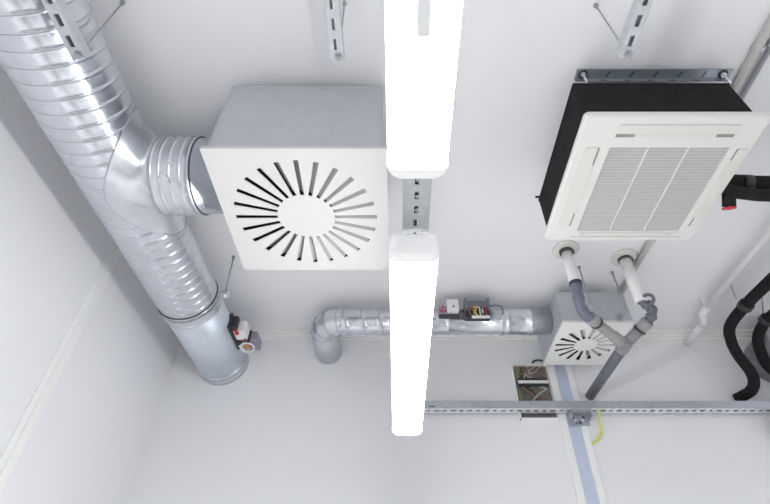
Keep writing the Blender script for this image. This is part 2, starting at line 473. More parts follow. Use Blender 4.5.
def make_diffuser(name, label, x0, x1, y0, y1, z, ztop, inset, n, ri, ro, swi, swo, lift, tilt, off=0.0, sheet=None, face_mat=None):
    cx, cy = (x0+x1)/2, (y0+y1)/2
    t = thing(name, label, 'air diffuser', (cx, cy, z))
    bx0, bx1, by0, by1 = x0+inset, x1-inset, y0+.006, y1-inset
    b = B()
    # outer box, open towards the face, with its folded seams
    w = .0015
    box(b, bx0, bx1, by0, by0+w, z+.008, ztop); box(b, bx0, bx1, by1-w, by1, z+.008, ztop)
    box(b, bx0, bx0+w, by0, by1, z+.008, ztop); box(b, bx1-w, bx1, by0, by1, z+.008, ztop)
    box(b, bx0, bx1, by0, by1, ztop-w, ztop)
    for yy in (by0-.003, by1-.002):
        box(b, bx0-.003, bx1+.003, yy, yy+.005, ztop-.012, ztop+.001, .001)
    box(b, bx0-.004, bx0+.001, by0-.002, by0+.012, z+.008, ztop, .001)
    box(b, bx1-.001, bx1+.004, by0-.002, by0+.012, z+.008, ztop, .001)
    k = bx0+.02
    while k < bx1-.01:
        tube(b, [(k, by0-.0035, ztop-.006), (k, by0, ztop-.006)], .0022, 6); k += .048
    link('plenum_box', b, sheet or M['boxsheet'], t)
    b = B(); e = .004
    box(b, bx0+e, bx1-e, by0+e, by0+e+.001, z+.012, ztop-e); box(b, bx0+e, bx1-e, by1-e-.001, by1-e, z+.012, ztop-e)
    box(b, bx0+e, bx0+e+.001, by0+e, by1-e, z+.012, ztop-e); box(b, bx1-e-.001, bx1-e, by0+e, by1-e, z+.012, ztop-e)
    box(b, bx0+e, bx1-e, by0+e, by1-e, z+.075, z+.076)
    link('lining', b, M['black_in'], t)  # black sheets stand in for the shade inside the box
    if H-ztop > .02:
        for (xx, yy) in ((bx0+.06, by0+.12), (bx1-.06, by0+.12), (bx0+.06, by1-.06), (bx1-.06, by1-.06)):
            b = B(); cyl(b, (xx, yy, ztop-.004), (xx, yy, H), .004, 8); link('suspension_rod', b, M['rod'], t)
    hw, hh = (x1-x0)/2, (y1-y0)/2
    fp = face_with_slots(cx, cy, z, hw, hh, ri, ro, n, swi, swo, .0035, off)
    # folded-up rim
    for (a0, a1, c0, c1) in ((x0, x1, y0, y0+.002), (x0, x1, y1-.002, y1), (x0, x0+.002, y0, y1), (x1-.002, x1, y0, y1)):
        box(fp, a0, a1, c0, c1, z+.001, z+.012)
    f = link('faceplate', fp, face_mat or M['faceplate'], t)
    for k in range(n):
        a = off+2*PI*k/n
        b = B(); tdir = Vector((math.sin(a), -math.cos(a), 0)); rdir = Vector((math.cos(a), math.sin(a), 0))
        c0 = Vector((cx, cy, z))
        prof = [(-.5, .0030), (-.30, .010), (.12, lift*.55), (.12+tilt, lift)]
        va = []; 
        for (q, zz) in prof:
            va.append([b.verts.new(c0+rdir*rr+tdir*(q*sw)+Vector((0, 0, zz))) for rr, sw in ((ri+.002, swi), (ro-.002, swo))])
        for i in range(3):
            fc = b.faces.new((va[i][0], va[i][1], va[i+1][1], va[i+1][0])); fc.smooth = True
        link('swirl_blade', b, M['blade'], f)
    return t
make_diffuser('swirl_diffuser', 'large square white ceiling diffuser with radial slots under a grey metal box', -.662, -.036, .982, 1.620, 1.331, 1.737, .022, 24, .110, .270, .015, .019, .034, .9, 0.0)
make_diffuser('swirl_diffuser', 'small square white diffuser with radial slots near the back wall', .925, 1.325, 2.290, 2.780, 1.500, 1.712, .004, 16, .070, .182, .019, .026, .034, .9, 0.0, M['boxsheet'], M['faceplate_bright'])

for (x, y, lab) in ((1.047, 2.150, 'left of the two thin rods hanging the small diffuser box'), (1.256, 2.200, 'right of the two thin rods hanging the small diffuser box')):
    t = thing('hanging_rod', lab, 'rod', (x, y, 1.52), 'rods of the small diffuser')
    b = B(); cyl(b, (x, y, 1.50), (x, y, H), .0045, 8); link('threaded_rod', b, M['rod'], t)
    b = B(); cyl(b, (x, y, H-.010), (x, y, H), .010, 6); link('nut', b, M['rod'], t)
    b = B(); box(b, x-.011, x+.011, y-.008, 2.293, 1.530, 1.534, .001); box(b, x-.011, x+.011, 2.285, 2.2905, 1.510, 1.56, .001); link('bracket', b, M['strut'], t)

# ------------------------------------------------------------------ small round duct at the back
t = thing('ventilation_duct', 'small galvanised round duct with an elbow near the back wall, left of the small diffuser', 'duct', (.3, 2.51, 1.57))
SY, SZ, SR = 2.510, 1.648, .080
b = B(); spiral(b, (-.355, SY, SZ), (1, 0, 0), (0, 0, 1), SR, .67, .105, 64, .0022, .005, 1, 3, .0); link('spiral_pipe', b, M['duct'], t)
b = B(); helix(b, (-.355, SY, SZ), (1, 0, 0), (0, 0, 1), SR, .66, .105, 1, .0055, .0016, 40); link('lock_seam', b, M['strut_dark'], t)
b = B(); tube(b, [(x, SY, SZ) for x in (.30, .302, .309, .311, .62, .623, .630, .633, .66, .663, .670, .673, .80, .803, .810, .813, .925)],
     [SR, SR+.004, SR+.004, SR-.001, SR-.001, SR+.004, SR+.004, SR+.001, SR+.001, SR+.004, SR+.004, SR, SR, SR+.003, SR+.003, SR, SR], 56); link('damper_section', b, M['duct_plain'], t)
# segmented elbow turning into the wall
ec = (-.485+.105, SY+.105)   # not a smooth bend: four mitred gores
def gore(angs):
    Rr = .105; pts = []
    for a in angs: pts.append((-.355 - Rr*math.sin(a), SY+Rr-Rr*math.cos(a), SZ))
    return pts
angs = [0, PI/6, PI/3, PI/2]
pp = gore(angs)
pp = [(-.34, SY, SZ)] + pp + [(pp[-1][0], pp[-1][1]+.02, SZ)]
for i in range(3):
    b = B(); A, Bq = Vector(pp[i+1]), Vector(pp[i+2])
    ext = .0
    tube(b, [A, Bq], SR+.003, 48, cap=False)
    # flare the ends along the mitre so neighbouring gores meet
    link('elbow_segment', b, M['duct_plain'], t)
b = B(); tube(b, [Vector(p) for p in pp], SR+.002, 48); link('elbow_core', b, M['duct_plain'], t)
for i, p in enumerate(pp[1:-1]):
    d = (Vector(pp[i+2])-Vector(pp[i])).normalized()
    b = B(); torus(b, p, d, SR+.004, .003, 48, 6); link('elbow_seam', b, M['strut'], t)
b = B(); e = pp[-1]; tube(b, [(e[0], e[1]-.02, SZ), (e[0], YB, SZ)], SR+.006, 56); link('wall_stub', b, M['boxsheet'], t)

# ------------------------------------------------------------------ duct at far right, coloured dark for shade
t = thing('ventilation_duct', 'dark grey round duct end at far right behind the black hoses', 'duct', (2.467, 2.4, 1.4125))
b = B(); tube(b, [(2.467, 2.62, 1.57), (2.467, YB, 1.57)], .1575, 64); link('pipe', b, M['pvc_grey'], t)  # dark grey stands in for the shade on this duct
b = B(); tube(b, [(2.467, y, 1.57) for y in (2.80, 2.803, 2.815, 2.818)], [.1575, .163, .163, .1575], 64); link('end_rim', b, M['pvc_grey'], t)

# ------------------------------------------------------------------ ceiling channel rails with rods
def ceiling_rail(X, z, yend, anchor, label, w=.038):
    t = thing('support_rail', label, 'rail', (X, yend-.3, z), None)
    b = B()
    slotted_strip(b, X, yend-1.1, yend, z, w, .060, .034, .014, start=yend-1.1+.012)
    bmesh.ops.recalc_face_normals(b, faces=b.faces)
    for s in (-1, 1):
        box(b, X+s*w/2-.001, X+s*w/2+.001, yend-1.1, yend, z-.001, z+.036)
        box(b, X+s*(w/2-.004)-.004, X+s*(w/2-.004)+.004, yend-1.1, yend, z+.0345, z+.036)
    link('channel', b, M['strut_mid'], t, recalc=False)
    b = B(); box(b, X-.0075, X-.0015, yend-1.1, yend-.01, z+.003, z+.02); link('inner_fold', b, M['dark_slot'], t)  # half-width dark strip imitating shade inside the channel
    b = B(); tube(b, [(X+.004, yend-.012, z-.030), (X+.004, yend-.012, z+.03), (anchor[0], anchor[1], H)], .003, 8); link('threaded_rod', b, M['rod'], t)
    b = B(); cyl(b, (X+.004, yend-.012, z-.010), (X+.004, yend-.012, z-.002), .0095, 6); cyl(b, (X+.004, yend-.012, z-.003), (X+.004, yend-.012, z-.001), .013, 16); link('nut', b, M['rod'], t)
    b = B(); cyl(b, (anchor[0], anchor[1], H-.012), (anchor[0], anchor[1], H), .009, 6); link('ceiling_nut', b, M['rod'], t)
    return t
ceiling_rail(-.938, 1.370, .690, (-.967, .694), 'slotted metal rail crossing below the big left duct at top left')
ceiling_rail(-.186, 1.44, .732, (-.187, .697), 'slotted metal rail at top centre, left of the near tube lamp')
ceiling_rail(.703, 1.44, .722, (.701, .704), 'slotted metal rail at top right, above the ceiling cassette unit')

# ------------------------------------------------------------------ cassette air conditioner
AZ = 1.42; AT = 1.640
t = thing('air_conditioner', 'white square ceiling cassette unit with louvred grille and black casing', 'air conditioner', (.95, 1.22, AZ))
b = B(); box(b, .643, 1.215, .920, 1.495, AZ+.012, AT, .003); box(b, .641, 1.217, .918, 1.497, AT-.010, AT, .002); link('casing', b, M['ac_black'], t)
def rounded_rect(x0, x1, y0, y1, r, n=6):
    pts = []
    for (cx, cy, a0) in ((x1-r, y1-r, 0), (x0+r, y1-r, PI/2), (x0+r, y0+r, PI), (x1-r, y0+r, 1.5*PI)):
        for k in range(n+1):
            a = a0+PI/2*k/n; pts.append((cx+r*math.cos(a), cy+r*math.sin(a)))
    return pts
def frame_panel(bm, outer, inner, z0, z1):
    """flat frame between two matching outlines, with thickness"""
    n = len(outer)
    L = [[bm.verts.new((p[0], p[1], z)) for p in o] for o, z in ((outer, z0), (inner, z0), (inner, z1), (outer, z1))]
    for j in range(4):
        a, c = L[j], L[(j+1) % 4]
        for k in range(n): bm.faces.new((a[k], a[(k+1) % n], c[(k+1) % n], c[k]))
px0, px1, py0, py1 = .633, 1.268, .913, 1.533
gx0, gx1, gy0, gy1 = .756, 1.187, 1.044, 1.470
n = 6
out = rounded_rect(px0, px1, py0, py1, .016); inn = rounded_rect(px0+.006, px1-.006, py0+.006, py1-.006, .012)
gr = rounded_rect(gx0, gx1, gy0, gy1, .003)
b = B()
L0 = [b.verts.new((p[0], p[1], AZ+.022)) for p in out]; L1 = [b.verts.new((p[0], p[1], AZ+.006)) for p in out]
L2 = [b.verts.new((p[0], p[1], AZ)) for p in inn]; L3 = [b.verts.new((p[0], p[1], AZ)) for p in gr]; L4 = [b.verts.new((p[0], p[1], AZ+.018)) for p in gr]
for a, c in ((L0, L1), (L1, L2), (L2, L3), (L3, L4), (L4, L0)):
    for k in range(len(a)): b.faces.new((a[k], a[(k+1) % len(a)], c[(k+1) % len(a)], c[k]))
link('panel', b, M['ac_white'], t)
b = B(); box(b, gx0, gx1, gy0, gy1, AZ+.0165, AZ+.0175); flt = link('filter', b, M['ac_filter'], t)
b = B()
ns = 30
for k in range(ns):
    y = gy0+(gy1-gy0)*(k+.5)/ns
    v = [b.verts.new(p) for p in ((gx0, y-.0066, AZ+.010), (gx1, y-.0066, AZ+.010), (gx1, y+.0052, AZ+.0035), (gx0, y+.0052, AZ+.0035))]
    g = [b.verts.new(vv.co+Vector((0, 0, .0016))) for vv in v]
    b.faces.new(v); b.faces.new(g[::-1])
    for i in range(4): b.faces.new((v[i], v[(i+1) % 4], g[(i+1) % 4], g[i]))
grl = link('grille', b, M['ac_grille'], t)
b = B()
for k in range(ns):
    y = gy0+(gy1-gy0)*(k+.5)/ns
    box(b, gx0, gx1, y+.0046, y+.0062, AZ+.0025, AZ+.005)
link('louvre_edge', b, M['ac_white'], grl)
b = B()
for x in (gx0+(gx1-gx0)/3-.004, gx0+2*(gx1-gx0)/3-.004): box(b, x-.003, x+.003, gy0, gy1, AZ+.0005, AZ+.010, .001)
link('grille_bar', b, M['ac_white'], t)
# seam of the hinged intake frame
b = B()
for (a0, a1, c0, c1) in ((gx0-.02, gx1+.02, 1.505, 1.507),):
    box(b, a0, a1, c0, c1, AZ-.0006, AZ+.001)
link('panel_seam', b, M['ac_slot'], t)
# four outlets: recess + flap
def outlet(x0, x1, y0, y1, along_x, ends):
    b = B(); box(b, x0, x1, y0, y1, AZ-.0008, AZ+.002); r = link('outlet_recess', b, M['ac_slot'], t)
    b = B()
    d = .001
    if along_x: box(b, x0-d, x1+d, y0-d, y1-.015, AZ-.004, AZ, .001); box(b, x0+ends, x1-ends, y1-.016, y1+d, AZ-.0045, AZ, .0012)
    else:
        if ends > 0: box(b, x0-d, x1-.008, y0-d, y1+d, AZ-.004, AZ, .001); box(b, x1-.009, x1+d, y0+ends, y1-ends, AZ-.0045, AZ, .0012)
        else: box(b, x0+.006, x1+d, y0-d, y1+d, AZ-.004, AZ, .001); box(b, x0-d, x0+.007, y0-ends, y1+ends, AZ-.0045, AZ, .0012)
    link('air_flap', b, M['ac_flap'], t)
outlet(.760, 1.172, .950, 1.000, True, .065)
outlet(.672, .722, 1.045, 1.440, False, .075)
outlet(1.212, 1.248, 1.050, 1.440, False, -.05)
b = B(); box(b, .775, 1.165, 1.485, 1.492, AZ-.0006, AZ+.001); link('outlet_recess', b, M['ac_slot'], t)
b = B(); box(b, .770, 1.170, 1.478, 1.487, AZ-.003, AZ, .001); box(b, .80, 1.14, 1.486, 1.500, AZ-.003, AZ, .001); link('air_flap', b, M['ac_flap'], t)
# hanging lug on the side
b = B(); cyl(b, (.622, 1.470, 1.632), (.648, 1.470, 1.632), .006, 8); link('hanging_lug', b, M['act_dark'], t)

# channel above its front edge
t = thing('support_rail', 'blue-grey slotted cross rail with bolts along the front of the ceiling cassette unit', 'rail', (.98, .93, 1.719))
zb = 1.735
b = B()
xs = [.668, .74]; 
def slot_plate_x(bm, x0, x1, y0, y1, z, slots, ya, yb, skew=.010):
    """plate along X with slanted holes"""
    cur = x0
    for (s0, s1) in slots:
        for (a, c) in ((cur, s0),):
            vs = [(a, y0), (c-skew*.0, y0), (c, y1), (a, y1)]
            bm.faces.new([bm.verts.new((p[0], p[1], z)) for p in vs])
        bm.faces.new([bm.verts.new((p[0], p[1], z)) for p in ((s0, y0), (s1, y0), (s1, ya), (s0, ya))])
        bm.faces.new([bm.verts.new((p[0], p[1], z)) for p in ((s0, yb), (s1, yb), (s1, y1), (s0, y1))])
        w = (s1-s0)*.45
        bm.faces.new([bm.verts.new((p[0], p[1], z)) for p in ((s0, ya), (s1-w, ya), (s0, yb))])
        bm.faces.new([bm.verts.new((p[0], p[1], z)) for p in ((s1, ya), (s1, yb), (s0+w, yb))])
        cur = s1
    bm.faces.new([bm.verts.new((p[0], p[1], z)) for p in ((cur, y0), (x1, y0), (x1, y1), (cur, y1))])
sl = [(.796+.092*k, .812+.092*k) for k in range(5)]
slot_plate_x(b, .682, 1.276, .917, .958, zb, sl, .924, .947)
box(b, .682, 1.276, .915, .918, zb, zb+.006); box(b, .682, 1.276, .956, .9585, zb-.014, zb+.006)
link('channel', b, M['strut_dark'], t, recalc=False)
b = B(); box(b, .684, 1.274, .919, .955, zb+.005, zb+.007); link('channel_back', b, M['dark_slot'], t)  # dark sheet added so the slots read as shaded
for x0_, x1_ in ((.72, .96), (1.0, 1.24)):
    b = B(); box(b, x0_, x1_, .942, .952, zb+.007, H, .001); link('ceiling_spacer', b, M['strut_dark'], t)
for k in range(6):
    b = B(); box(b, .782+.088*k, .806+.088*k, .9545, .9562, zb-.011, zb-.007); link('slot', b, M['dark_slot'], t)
for x in (.708, 1.243):
    b = B(); ring(b, (x, .934, zb-.002), (0, 0, 1), .018, .006, .003, 24); link('washer', b, M['black_clamp'], t)
    b = B(); cyl(b, (x, .934, zb-.012), (x, .934, zb-.002), .010, 6); link('nut', b, M['strut_light'], t)
    b = B(); cyl(b, (x, .934, 1.668), (x, .934, zb+.004), .0040, 10); link('threaded_rod', b, M['strut_light'], t)

# ------------------------------------------------------------------ black insulated pipes into the cassette
t = thing('insulated_pipe', 'upper thick black insulated pipe entering the right side of the cassette unit', 'pipe', (1.5, 1.32, 1.5))
b = B(); tube(b, [(1.216, 1.30, 1.545), (1.34, 1.305, 1.543), (1.405, 1.31, 1.542), (1.41, 1.31, 1.542)], [.026, .030, .034, .034], 24)
link('elbow_sleeve', b, M['foam'], t)
b = B(); tube(b, [(1.41, 1.31, 1.540), (1.60, 1.312, 1.538), (2.6, 1.32, 1.535)], .0315, 24); link('foam_sleeve', b, M['foam'], t)
b = B(); ring(b, (1.44, 1.31, 1.540), (1, 0, 0), .0345, .028, .04, 28); link('tape_band', b, M['act_dark'], t)
t = thing('insulated_pipe', 'lower black insulated pipe with red-rimmed open stub beside the cassette unit', 'pipe', (1.5, 1.30, 1.43))
b = B(); tube(b, spline([(1.216, 1.27, 1.475), (1.30, 1.280, 1.468), (1.40, 1.30, 1.462), (1.60, 1.31, 1.460), (2.6, 1.32, 1.460)], 5), .0250, 24); link('foam_sleeve', b, M['foam'], t)
b = B(); tube(b, [(1.322, 1.277, 1.472), (1.326, 1.330, 1.418)], .024, 24); link('stub', b, M['foam'], t)
b = B(); ring(b, (1.3265, 1.334, 1.414), (0.05, .58, -.81), .0255, .012, .007, 28); link('red_rim', b, M['red'], t)
b = B(); cyl(b, (1.515, 1.29, 1.452), (1.515, 1.276, 1.436), .013, 16); link('red_cap', b, M['red'], t)

# ------------------------------------------------------------------ condensate drain
def collar(x, y, label):
    t = thing('pipe_collar', label, 'pipe collar', (x, y, H))
    b = B(); tube(b, [(x, y, z) for z in (H, H-.006, H-.012, H-.014)], [.074, .074, .062, .042], 48); link('flange', b, M['pvc_cream'], t)
    b = B(); ring(b, (x, y, H-.021), (0, 0, 1), .037, .026, .016, 36); box(b, x+.024, x+.042, y-.012, y+.004, H-.032, H-.012, .002); link('clamp', b, M['black_clamp'], t)
collar(.931, 2.000, 'round cream pipe collar on the ceiling below the left corner of the cassette')
collar(1.278, 2.068, 'round cream pipe collar on the ceiling, right one of the pair')
t = thing('drain_pipe', 'white and grey drain pipes joining in a wye in front of the small diffuser', 'pipe', (1.2, 2.2, 1.3))
b = B(); cyl(b, (.931, 2.005, 1.552), (.931, 2.0, H-.012), .0285, 28); link('white_pipe', b, M['pvc_white'], t)
b = B(); cyl(b, (1.278, 2.072, 1.480), (1.278, 2.068, H-.012), .033, 28); link('white_pipe', b, M['pvc_white'], t)
J = Vector((1.212, 2.262, 1.34))
K = Vector((.985, 2.075, 1.385))
b = B(); pts = spline([(.931, 2.005, 1.560), (.929, 2.012, 1.49), (.932, 2.03, 1.435), (.955, 2.055, 1.400), tuple(K)], 5)
tube(b, pts, [.0275+.0028*math.sin(i*1.1) for i in range(len(pts))], 24); link('rubber_elbow', b, M['rubber'], t)
b = B(); ring(b, (.931, 2.005, 1.552), (0, 0, 1), .0335, .026, .014, 32); link('pipe_clamp', b, M['black_clamp'], t)
d = (J-K).normalized()
b = B(); tube(b, [K-d*.01, K+d*.03, K+d*.045, K+d*.05], [.033, .033, .031, .028], 28); link('socket', b, M['pvc_grey_light'], t)
b = B(); ring(b, K+d*.050, d, .0350, .026, .011, 32); link('pipe_clamp', b, M['black_clamp'], t)
b = B(); tube(b, [K+d*.05, J-d*.10, J-d*.098, J], [.0265, .0265, .031, .031], 28); link('branch_pipe', b, M['pvc_grey_light'], t)
K2 = Vector((1.306, 2.135, 1.402)); d2 = (J-K2).normalized()
b = B(); pts = spline([(1.278, 2.072, 1.500), (1.298, 2.078, 1.478), (1.326, 2.092, 1.455), (1.325, 2.112, 1.425), tuple(K2)], 5)
tube(b, pts, [.0265+.0035*math.sin(i*1.3) for i in range(len(pts))], 24)
torus(b, (1.302, 2.045, 1.480), (.45, .75, .65), .025, .009, 28, 8)
link('rubber_elbow', b, M['pvc_dark'], t)
b = B(); tube(b, [K2-d2*.005, K2+d2*.055], .0325, 28); link('socket', b, M['pvc_grey_light'], t)
b = B(); ring(b, K2+d2*.058, d2, .0350, .026, .011, 32); link('pipe_clamp', b, M['black_clamp'], t)
b = B(); tube(b, [K2+d2*.055, J-d2*.01], .029, 28); link('branch_pipe', b, M['pvc_grey'], t)
b = B(); tube(b, [J+Vector((0, -.05, .0)), J+Vector((0, -.02, 0)), J+Vector((0, .03, 0)), J+Vector((0, .05, 0)), J+Vector((0, .06, 0))], [.026, .033, .034, .034, .030], 28); link('wye_socket', b, M['pvc_grey'], t)
b = B(); tube(b, [J+Vector((0, .05, 0)), Vector((1.212, YB, 1.34))], .0285, 28); link('main_pipe', b, M['pvc_dark'], t)

# ------------------------------------------------------------------ conduits
t = thing('conduit', 'pale grey conduit clipped along the ceiling behind the cassette unit', 'conduit', (1.35, 1, 1.77))
b = B(); cyl(b, (1.325, -1, H-.018), (1.372, YB-.07, H-.018), .016, 14); link('tube', b, M['conduit'], t)
for y in (.85, 1.9, 2.5):
    b = B(); x = 1.325+.047*(y+1)/(YB+.93); box(b, x-.018, x+.018, y-.008, y+.008, H-.036, H, .003); link('clip', b, M['conduit'], t)
t = thing('conduit', 'thinner steel-grey conduit running beside the pale one at upper right', 'conduit', (1.39, 1, 1.75))
b = B(); cyl(b, (1.372, -1, H-.02), (1.40, 1.6, H-.02), .011, 12); link('tube', b, M['conduit_dark'], t)
for y in (.83,):
    b = B(); box(b, 1.372, 1.412, y-.010, y+.010, H-.034, H, .003); link('clip', b, M['conduit_dark'], t)

t = thing('drain_pipe', 'white pipe with a kinked joint under the ceiling on the right', 'pipe', (1.9, 2, 1.7))
zp = 1.722
b = B(); cyl(b, (1.902, -1, zp), (1.912, 2.500, zp), .0185, 18); link('pipe', b, M['pvc_white'], t)
b = B(); tube(b, [(1.912, 2.455, zp), (1.912, 2.515, zp), (1.915, 2.53, zp-.004), (1.950, 2.588, zp-.010), (1.953, 2.60, zp-.010), (1.955, 2.635, zp-.010)], [.0235, .0235, .0235, .0235, .0235, .0235], 20); link('joint', b, M['pvc_white'], t)
b = B(); cyl(b, (1.955, 2.63, zp-.010), (1.968, YB, zp-.010), .0195, 18); link('pipe', b, M['pvc_white'], t)
b = B(); box(1 and b, 1.895, 1.929, 2.445, 2.463, zp-.01, H, .003); link('clip', b, M['pvc_white'], t)
b = B(); cyl(b, (1.975, 2.60, zp-.012), (1.985, 2.605, zp-.012), .006, 10); link('screw', b, M['rod'], t)

# ------------------------------------------------------------------ black hoses
def hose(label, pts, r=.046, rods=(), clampat=None):
    t = thing('insulated_hose', label, 'hose', pts[0])
    b = B(); tube(b, spline(pts, 8), r, 28); link('foam_sleeve', b, M['foam'], t)
    if clampat:
        p, d = clampat
        b = B(); ring(b, p, d, r+.009, r-.004, .035, 32); link('pipe_clamp', b, M['act_dark'], t)
    for (p, q) in rods:
        b = B(); tube(b, [p, q], .0042, 8); link('threaded_rod', b, M['rod'], t)
        b = B(); cyl(b, (q[0], q[1], H-.008), (q[0], q[1], H), .009, 6); link('nut', b, M['rod'], t)
hose('thick black insulated hose curving down to the wall rail, left one of two', [(2.13, 1.3, 1.66), (2.095, 1.75, 1.66), (2.070, 2.10, 1.66), (2.045, 2.33, 1.65), (2.055, 2.54, 1.64), (2.105, 2.66, 1.60), (2.135, 2.70, 1.52), (2.172, 2.72, 1.43), (2.180, 2.74, 1.37), (2.175, 2.79, 1.335), (2.150, 2.84, 1.325), (2.130, YB, 1.322)],
     .032, [((2.005, 2.33, 1.69), (1.990, 2.29, H))], ((2.047, 2.34, 1.65), (-.02, 1, -.04)))
hose('thick black insulated hose at the right edge in front of the grey duct', [(2.45, 1.5, 1.66), (2.36, 2.0, 1.66), (2.30, 2.30, 1.66), (2.265, 2.50, 1.655), (2.268, 2.63, 1.62), (2.275, 2.685, 1.55), (2.285, 2.70, 1.45), (2.35, 2.71, 1.36), (2.44, 2.73, 1.29), (2.47, YB, 1.33)],
     .031, [((2.262, 2.50, 1.69), (2.20, 2.33, H))], ((2.262, 2.50, 1.655), (-.05, 1, -.04)))
hose('end of a black hose emerging below the wall rail at the right edge', [(2.42, YB, 1.13), (2.35, 2.83, 1.125), (2.275, 2.80, 1.15), (2.262, 2.80, 1.16), (2.30, 2.80, 1.085), (2.42, 2.81, 1.02), (2.6, 2.82, 1.0)], .034)

# ------------------------------------------------------------------ perforated rail on the back wall
ty0, ty1, tz = 2.775, 2.853, 1.214
t = thing('cable_rail', 'long galvanised perforated rail mounted across the back wall', 'rail', (2.1, 2.83, tz))
b = B()
x0, x1 = .150, 4.1
box(b, x0, x1, ty0, ty0+.002, tz, tz+.045)
box(b, x0, x1, ty0+.002, ty0+.014, tz+.043, tz+.045)
link('front_flange', b, M['strut'], t)
b = B(); cur = x0; k = 0
ya, yb = ty0+.030, ty0+.048
while cur+.075 < x1:
    s0 = cur+.024; s1 = s0+(.030 if k % 2 else .022)
    for q in ((cur, s0, ty0, ty1), (s0, s1, ty0, ya), (s0, s1, yb, ty1)):
        b.faces.new([b.verts.new(p) for p in ((q[0], q[2], tz), (q[1], q[2], tz), (q[1], q[3], tz), (q[0], q[3], tz))])
    cur = s1; k += 1
b.faces.new([b.verts.new(p) for p in ((cur, ty0, tz), (x1, ty0, tz), (x1, ty1, tz), (cur, ty1, tz))])
link('perforated_base', b, M['strut_light'], t, recalc=False)
b = B(); box(b, x0, x1, ty1-.002, ty1, tz, tz+.045); link('rear_flange', b, M['strut'], t)
b = B(); box(b, x0, x1, ty0+.004, ty1-.004, tz+.030, tz+.031); link('rail_liner', b, M['dark_slot'], t)  # dark sheet imitating the shade seen through the perforations
b = B(); box(b, .188, .222, ty0-.0015, ty0+.001, tz+.006, tz+.013, .001); link('end_slot', b, M['dark_slot'], t)
for x in (.6, 1.8, 2.6, 3.4):
    b = B(); box(b, x-.02, x+.02, ty1, YB, tz+.008, tz+.04, .001); link('wall_spacer', b, M['strut'], t)

# vertical channel on the wall
t = thing('wall_channel', 'vertical wall channel with pale blue centre and cream edges below the small diffuser', 'channel', (1.058, 2.87, FLOOR))
b = B(); box(b, .982, 1.024, YB-.020, YB, FLOOR, H-.046, .002); link('left_flange', b, M['cream_metal'], t)
b = B(); box(b, 1.100, 1.137, YB-.020, YB, FLOOR, H-.046, .002); link('right_flange', b, M['cream_metal'], t)
b = B(); box(b, 1.024, 1.100, YB-.010, YB, FLOOR, H-.046); link('centre_strip', b, M['blue'], t)

t = thing('rail_bracket', 'small perforated metal bracket fixing the rail to the wall channel', 'bracket', (1.09, 2.83, 1.13))
b = B(); box(b, 1.035, 1.155, YB-.024, YB-.017, 1.140, 1.213, .001); box(b, 1.035, 1.039, YB-.095, YB-.017, 1.165, 1.213, .001)
box(b, 1.150, 1.154, YB-.095, YB-.017, 1.165, 1.213, .001); box(b, 1.035, 1.16, YB-.095, YB-.06, 1.205, 1.2125, .001); link('plate', b, M['strut'], t)
b = B()
for (x, z, r) in ((1.062, 1.190, .008), (1.098, 1.160, .011), (1.125, 1.190, .010), (1.075, 1.155, .006)):
    cyl(b, (x, YB-.0265, z), (x, YB-.024, z), r, 12)
link('bolt_hole', b, M['dark_slot'], t)
b = B(); cyl(b, (1.115, YB-.036, 1.172), (1.115, YB-.024, 1.172), .009, 6); cyl(b, (1.068, YB-.034, 1.172), (1.068, YB-.024, 1.172), .008, 6); link('bolt', b, M['strut_light'], t)

b = B(); tube(b, spline([(1.208, 2.80, 1.212), (1.212, 2.84, 1.17), (1.217, 2.865, 1.12), (1.205, 2.872, 1.085), (1.178, 2.872, 1.058), (1.150, 2.875, 1.045), (1.139, 2.876, 1.04)], 6), .0065, 8)
o = link('yellow_cable', b, M['yellow']); tag(o, 'short yellow cable hanging under the wall rail', 'cable')

# ------------------------------------------------------------------ open junction box
t = thing('junction_box', 'open electrical box full of wires on the back wall behind the rail', 'electrical box', (.87, 2.86, 1.17))
jx0, jx1, jz0, jz1 = .745, .980, 1.178, 1.553; D = .028
b = B()
box(b, jx0, jx0+.006, YB-D, YB, jz0, jz1, .001); box(b, jx1-.006, jx1, YB-D, YB, jz0, jz1, .001)
box(b, jx0, jx1, YB-D, YB, jz1-.010, jz1, .001); box(b, jx0, jx1, YB-D, YB, jz0, jz0+.012, .001)
link('enclosure', b, M['cream_metal'], t)
b = B(); box(b, jx0+.01, jx1-.01, YB-0.0032, YB-0.0011, jz0+.01, jz1-.01); link('back_plate', b, M['box_in'], t)
b = B(); box(b, jx0+.028, jx1-.016, YB-0.0216, YB-0.0162, 1.418, 1.434, .001); box(b, jx0+.028, jx1-.016, YB-0.0216, YB-0.0065, 1.434, 1.437); link('terminal_rail', b, M['cream_metal'], t)
b = B(); box(b, jx0+.028, jx1-.02, YB-0.0151, YB-0.0054, 1.400, 1.416, .001)
for k in range(9): box(b, jx0+.035+.02*k, jx0+.049+.02*k, YB-0.0184, YB-0.0065, 1.438, 1.455, .001)
link('terminal_block', b, M['act_dark'], t)
b = B(); box(b, jx0+.014, jx0+.040, YB-0.0189, YB-0.0043, 1.455, 1.520, .003); box(b, jx0+.016, jx0+.034, YB-0.0162, YB-0.0043, 1.29, 1.39, .003); link('relay', b, M['green'], t)
b = B(); box(b, jx0+.018, jx1-.02, YB-0.0227, YB-0.0054, jz0+.014, jz0+.032, .001); link('gland_strip', b, M['dark_slot'], t)
cols = ['brown', 'grey_cable', 'copper', 'grey_cable', 'brown', 'copper', 'act_dark', 'grey_cable', 'brown', 'green', 'box_in', 'act_dark', 'grey_cable', 'brown', 'copper', 'grey_cable']
